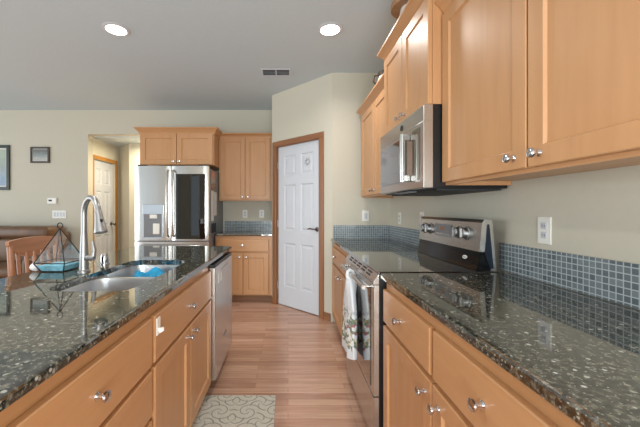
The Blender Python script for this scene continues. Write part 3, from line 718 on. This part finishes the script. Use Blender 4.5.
obj('handle', bm, 'steel_z', md, True)
bm = BM(); lathe(bm, [(0.017, 0), (0.017, 0.003)], (0.44, -0.0482, 1.72), (0, -1, 0)); obj('badge', bm, 'slot', mw)
bm = BM(); box(bm, 0.02, W-0.02, 0.03, 0.36, 1.328, 1.3365); gr = obj('grease_filter', bm, 'slot', mw)
bm = BM(); box(bm, 0.25, 0.50, -0.03, 0.02, 1.330, 1.3365, 0.002); obj('lamp_cover', bm, 'fridge_side', mw)

# ------------------------------------------------------------------ refrigerator
fg = thing('refrigerator', 'stainless French door refrigerator with water dispenser against the back wall', 'refrigerator', (-1.878, 3.85, 0))
W = 0.908
obj('case', B(0.004, W-0.004, 0.075, 0.88, 0.03, 1.745, 0.004), 'fridge_side', fg)
def bowed(x0, x1, z0, z1, bow=0.012, t=0.07):
    bm = BM(); n = 12; poly = []
    for k in range(n+1):
        u = k/n; e = min(u, 1-u)*n
        poly.append((x0+(x1-x0)*u, bow*(2*u-1)**2*1.0 + (0.012 if e == 0 else 0)))
    poly += [(x1, t), (x0, t)]
    return prism(bm, poly, 'z', z0, z1)
ld = obj('left_door', bowed(0.0, 0.448, 0.850, 1.762), 'steel_z', fg, True)
rd = obj('right_door', bowed(0.454, W, 0.850, 1.762), 'steel_z', fg, True)
fd = obj('freezer_drawer', bowed(0.0, W, 0.09, 0.838, 0.008), 'steel_z', fg, True)
obj('glass_panel', B(0.512, 0.866, -0.004, 0.006, 0.868, 1.663, 0.001), 'dark_glass', rd)
obj('dispenser_panel', B(0.106, 0.358, -0.006, 0.008, 1.172, 1.292, 0.003), 'chrome', ld)
bm = BM(); box(bm, 0.110, 0.122, -0.004, 0.006, 0.885, 1.171); box(bm, 0.342, 0.354, -0.004, 0.006, 0.885, 1.171); box(bm, 0.110, 0.354, -0.004, 0.006, 0.878, 0.890); obj('dispenser_frame', bm, 'chrome', ld)
obj('dispenser_recess', B(0.122, 0.342, -0.0015, 0.005, 0.890, 1.171), 'fridge_side', ld)
bm = BM(); box(bm, 0.195, 0.285, -0.010, -0.002, 1.12, 1.168, 0.003); box(bm, 0.235, 0.315, -0.009, -0.002, 0.93, 1.06, 0.004); obj('dispenser_paddle', bm, 'plate', ld)
for name, x, z0, z1, par in (('handle', 0.418, 0.90, 1.71, ld), ('handle', 0.484, 0.90, 1.71, rd)):
    bm = BM(); tube(bm, [(x, 0.01, z0), (x, -0.035, z0+0.03), (x, -0.055, z0+0.2), (x, -0.058, (z0+z1)/2), (x, -0.055, z1-0.2), (x, -0.035, z1-0.03), (x, 0.01, z1)], 0.012, 12); obj(name, bm, 'steel_z', par, True)
bm = BM(); tube(bm, [(0.08, 0.01, 0.79), (0.10, -0.04, 0.79), (0.45, -0.055, 0.79), (0.81, -0.04, 0.79), (0.83, 0.01, 0.79)], 0.012, 12); obj('handle', bm, 'steel_x', fd, True)
for x in (0.03, W-0.13):
    obj('hinge_cover', B(x, x+0.10, 0.03, 0.14, 1.7625, 1.782, 0.004), 'slot', fg)
for x in (0.06, W-0.06):
    bm = BM(); lathe(bm, [(0.025, 0), (0.025, 0.03)], (x, 0.15, 0)); obj('foot', bm, 'black', fg)
obj('base_grille', B(0.02, W-0.02, 0.05, 0.074, 0.03, 0.085), 'black', fg)
# papers held on the fridge side
XS = -1.878+W-0.004
for nm, y0, y1, z0, z1, mt, lb in (
        ('photo_print', 4.02, 4.20, 1.50, 1.72, 'photo', 'reddish photo print stuck high on the side of the fridge'),
        ('paper_note', 4.00, 4.13, 1.08, 1.47, 'paper', 'tall white paper stuck on the fridge side below the photo'),
        ('paper_note', 4.16, 4.30, 1.15, 1.46, 'paper', 'narrow white paper stuck on the rear edge of the fridge side'),
        ('dish_glove', 4.02, 4.26, 0.93, 1.05, 'slot', 'dark patterned cloth hung low on the side of the fridge')):
    tag(obj(nm, B(XS+0.001, XS+0.005, y0, y1, z0, z1), mt), lb, {'photo_print': 'photo', 'paper_note': 'paper', 'dish_glove': 'cloth'}[nm])

# ------------------------------------------------------------------ wall fittings
def outlet(label, loc, rz, gangs=1, kind='outlet', group=None):
    w2 = 0.036+(gangs-1)*0.023*2/2*1.0 if gangs == 1 else 0.0355+0.023*(gangs-1)
    t = thing('wall_outlet' if kind == 'outlet' else 'light_switch', label, 'outlet' if kind == 'outlet' else 'light switch', loc, rz, group)
    obj('cover_plate', B(-w2, w2, -0.006, -0.0005, -0.059, 0.059, 0.002), 'plate', t)
    for g in range(gangs):
        x = (g-(gangs-1)/2)*0.046
        if kind == 'outlet':
            for z in (-0.02, 0.02):
                bm = BM(); box(bm, x-0.015, x+0.015, -0.0085, -0.006, z-0.014, z+0.014, 0.002); so = obj('socket', bm, 'white', t)
                bm = BM(); box(bm, x-0.007, x-0.005, -0.0092, -0.0086, z-0.005, z+0.005); box(bm, x+0.005, x+0.007, -0.0092, -0.0086, z-0.005, z+0.005); obj('slots', bm, 'slot', so)
        else:
            bm = BM(); box(bm, x-0.015, x+0.015, -0.009, -0.006, -0.032, 0.032, 0.002); obj('rocker', bm, 'white', t)
    return t
outlet('white outlet on the right wall above the near backsplash', (XR, 1.372, 1.139), R_)
outlet('white outlet on the right wall just left of the range console', (XR, 2.63, 1.150), R_)
outlet('white outlet on the right wall under the far wall cabinet', (XR, 3.15, 1.142), R_)
outlet('white switch plate on the pantry wall by the far counter', (0.851, 3.465, 1.160), 0, 1, 'switch')
outlet('left of the two white outlets over the back counter', (-0.649, YB, 1.165), 0)
outlet('right of the two white outlets over the back counter', (-0.398, YB, 1.165), 0)
outlet('wide white switch plate on the back wall below the thermostat', (-3.45, YB, 1.156), 0, 4, 'switch')
th = thing('thermostat', 'small white thermostat on the back wall above the switch plate', 'thermostat', (-3.55, YB, 1.36))
bm = BM(); box(bm, -0.067, 0.067, -0.025, -0.0005, -0.045, 0.045, 0.006, 2); obj('housing', bm, 'plate', th)
obj('screen', B(-0.045, 0.005, -0.0265, -0.0252, -0.008, 0.018), 'slot', th)
def framed(label, x0, x1, z0, z1, fw, mf, ma, mat=0.03):
    t = thing('framed_picture', label, 'picture', ((x0+x1)/2, YB, (z0+z1)/2)); a, b_ = (x1-x0)/2, (z1-z0)/2
    bm = BM(); box(bm, -a, a, -0.025, -0.001, b_-fw, b_, 0.003); box(bm, -a, a, -0.025, -0.001, -b_, -b_+fw, 0.003)
    box(bm, -a, -a+fw, -0.025, -0.001, -b_+fw, b_-fw, 0.003); box(bm, a-fw, a, -0.025, -0.001, -b_+fw, b_-fw, 0.003); obj('frame', bm, mf, t)
    obj('mat_board', B(-a+fw, a-fw, -0.010, -0.002, -b_+fw, b_-fw), 'paper', t)
    obj('print', B(-a+fw+mat, a-fw-mat, -0.0115, -0.0102, -b_+fw+mat, b_-fw-mat), ma, t)
framed('large picture in a dark green frame at the left edge of the back wall', -4.78, -4.19, 1.524, 2.20, 0.045, 'frame_green', 'art_lake', 0.02)
framed('small picture in a brown frame on the back wall left of the hallway', -3.876, -3.59, 1.931, 2.172, 0.026, 'frame_brown', 'art_grey', 0.008)

# ------------------------------------------------------------------ ceiling
def downlight(label, x, y, power=9):
    t = thing('recessed_light', label, 'ceiling light', (x, y, CEIL), 0, 'recessed ceiling lights')
    bm = BM(); lathe(bm, [(0.080, -0.001), (0.105, -0.001), (0.105, -0.005), (0.088, -0.011), (0.080, -0.009)], n=28, cap=False); obj('trim_ring', bm, 'white', t, True)
    bm = BM(); lathe(bm, [(0.079, -0.0012), (0.079, -0.006)], n=28); obj('diffuser', bm, 'lamp_glow', t)
    d = bpy.data.lights.new('downlight', 'AREA'); d.shape = 'DISK'; d.size = 0.14; d.energy = power; d.color = (1, 0.97, 0.92); d.spread = math.radians(150)
    l = bpy.data.objects.new('downlight', d); C.objects.link(l); l.location = (0, 0, -0.014); l.parent = t
downlight('round lit recessed light on the left, over the island side', -1.43, 2.63)
downlight('round lit recessed light on the right, over the aisle before the vent', 0.35, 2.63)
downlight('added recessed fill light above the near end of the aisle', -0.05, -0.5, 10)  # unseen fitting, added to brighten the aisle fronts
downlight('added recessed fill light above the near end of the island', -1.43, 0.75, 12)  # another unseen fitting added as fill
vt = thing('ceiling_vent', 'white rectangular register vent in the ceiling near the pantry', 'vent', (-0.13, 3.455, CEIL))
bm = BM(); a, b_ = 0.165, 0.095
box(bm, -a, a, -b_, -b_+0.022, -0.008, -0.001, 0.002); box(bm, -a, a, b_-0.022, b_, -0.008, -0.001, 0.002); box(bm, -a, -a+0.022, -b_+0.022, b_-0.022, -0.008, -0.001); box(bm, a-0.022, a, -b_+0.022, b_-0.022, -0.008, -0.001); box(bm, -0.006, 0.006, -b_+0.022, b_-0.022, -0.008, -0.001)
obj('frame', bm, 'white', vt)
obj('duct_back', B(-a+0.022, a-0.022, -b_+0.022, b_-0.022, -0.002, -0.001), 'slot', vt)
for k in range(4):
    bm = BM(); y = -0.045+k*0.032; prism(bm, [(y+0.006, -0.0022), (y, -0.0085), (y+0.002, -0.0085), (y+0.008, -0.0022)], 'x', -a+0.022, a-0.022); obj('louver', bm, 'white', vt)

# ------------------------------------------------------------------ rug
rg2 = obj('kitchen_rug', B(-0.25, 0.25, -0.40, 0.40, 0.0005, 0.009, 0.003), 'rug'); rg2.location = (-0.330, 1.68, 0)
tag(rg2, 'beige rug with grey scrolls on the floor beside the island', 'rug')

# ------------------------------------------------------------------ living side: sofa and bar stool
sf = thing('sofa', 'brown leather sofa against the back wall', 'sofa', (-4.32, 4.72, 0))
sw = 1.09
obj('base', B(-sw, sw, -0.90, -0.10, 0.04, 0.40, 0.02, 2), 'leather', sf)
obj('back_frame', B(-sw, sw, -0.26, 0.0, 0.40, 0.90, 0.04, 3), 'leather', sf)
for k in range(3):
    x0 = -sw+0.02+k*(2*sw-0.04)/3; x1 = x0+(2*sw-0.04)/3-0.012
    obj('back_cushion', B(x0, x1, -0.42, -0.10, 0.50, 0.84, 0.05, 4), 'leather', sf, True)
    obj('head_pillow', B(x0, x1, -0.44, -0.06, 0.835, 0.995, 0.055, 4), 'leather', sf, True)
    obj('seat_cushion', B(x0, x1, -0.92, -0.36, 0.40, 0.52, 0.04, 3), 'leather', sf, True)
for s in (-1, 1):
    obj('armrest', B(*( (s*sw, s*(sw+0.10)) if s > 0 else (s*(sw+0.10), s*sw)), -0.92, -0.05, 0.04, 0.64, 0.05, 3), 'leather', sf, True)

st = thing('bar_stool', 'wooden counter stool with curved back rail pulled up to the island', 'stool', (-1.42, 1.945, 0))
ys = 0.185
obj('seat', B(-0.14, 0.20, -0.20, 0.20, 0.60, 0.635, 0.012, 2), 'cherry_x', st)
for sx in (-0.12, 0.17):
    for sy in (-0.17, 0.17):
        bm = BM(); tube(bm, [(sx*1.15, sy*1.12, 0), (sx, sy, 0.601)], [0.016, 0.021], 10); obj('leg', bm, 'cherry_z', st, True)
for sy in (-0.18, 0.18):
    bm = BM(); tube(bm, [(-0.128, sy, 0.26), (0.182, sy, 0.26)], 0.011, 8); obj('stretcher', bm, 'cherry_x', st, True)
for sx in (-0.13, 0.186):
    bm = BM(); tube(bm, [(sx, -0.176, 0.20), (sx, 0.176, 0.20)], 0.011, 8); obj('stretcher', bm, 'cherry_y', st, True)
for sy in (-ys+0.012, ys-0.012):
    bm = BM(); tube(bm, [(-0.115, sy*0.95, 0.634), (-0.125, sy, 0.80), (-0.14, sy, 1.03)], [0.018, 0.017, 0.015], 10); obj('stile', bm, 'cherry_z', st, True)
bm = BM(); n = 20; A = []; Bv = []
for side in (0, 1):
    poly = []
    for k in range(n+1):
        u = -1+2*k/n; poly.append((u*(ys+0.012), 1.062-0.012*u*u, -0.135-0.02*(1-u*u)))
    for k in range(n+1):
        u = 1-2*k/n; poly.append((u*(ys+0.012), 0.945+0.085*abs(u)**2.0, -0.135-0.02*(1-u*u)))
    (A if side == 0 else Bv).extend(bm.verts.new((x+(0.011 if side else -0.011), y, z)) for y, z, x in poly)
bridge(bm, A, Bv)
for Lp in (A, Bv):
    for k in range(n): bm.faces.new((Lp[k], Lp[k+1], Lp[2*n-k], Lp[2*n+1-k]))
obj('top_rail', bm, 'cherry_y', st)
for k in range(5):
    y = (k-2)*0.058
    bm = BM(); tube(bm, [(-0.11, y, 0.634), (-0.13, y, 0.80), (-0.145, y, 0.975)], 0.010, 8); obj('spindle', bm, 'cherry_z', st, True)

# ------------------------------------------------------------------ things on top of the cabinets
jr = thing('lidded_jar', 'white jar with wide wooden lid on top of the tall cabinet', 'jar', (0.85, 2.17, 2.3565))
bm = BM(); lathe(bm, [(0.06, 0), (0.085, 0.03), (0.09, 0.14), (0.075, 0.255)], n=24); obj('jar_body', bm, 'ceramic', jr, True)
bm = BM(); lathe(bm, [(0.135, 0.2555), (0.138, 0.26), (0.138, 0.292), (0.13, 0.30), (0.02, 0.305), (0.02, 0.33)], n=24); obj('lid', bm, 'crate', jr, True)
pt = thing('ceramic_pitcher', 'small white and dark pitcher on top of the far wall cabinet', 'pitcher', (0.835, 2.72, 2.2365))
bm = BM(); lathe(bm, [(0.045, 0), (0.065, 0.03), (0.068, 0.09), (0.05, 0.14)], n=22); obj('pitcher_body', bm, 'ceramic', pt, True)
bm = BM(); lathe(bm, [(0.051, 0.1405), (0.054, 0.15), (0.060, 0.175), (0.050, 0.18)], n=22); obj('rim', bm, 'frame_brown', pt, True)
bm = BM(); tube(bm, [(-0.055, 0.0, 0.15), (-0.095, 0.0, 0.14), (-0.10, 0, 0.09), (-0.064, 0, 0.06)], 0.008, 8); obj('handle', bm, 'frame_brown', pt, True)
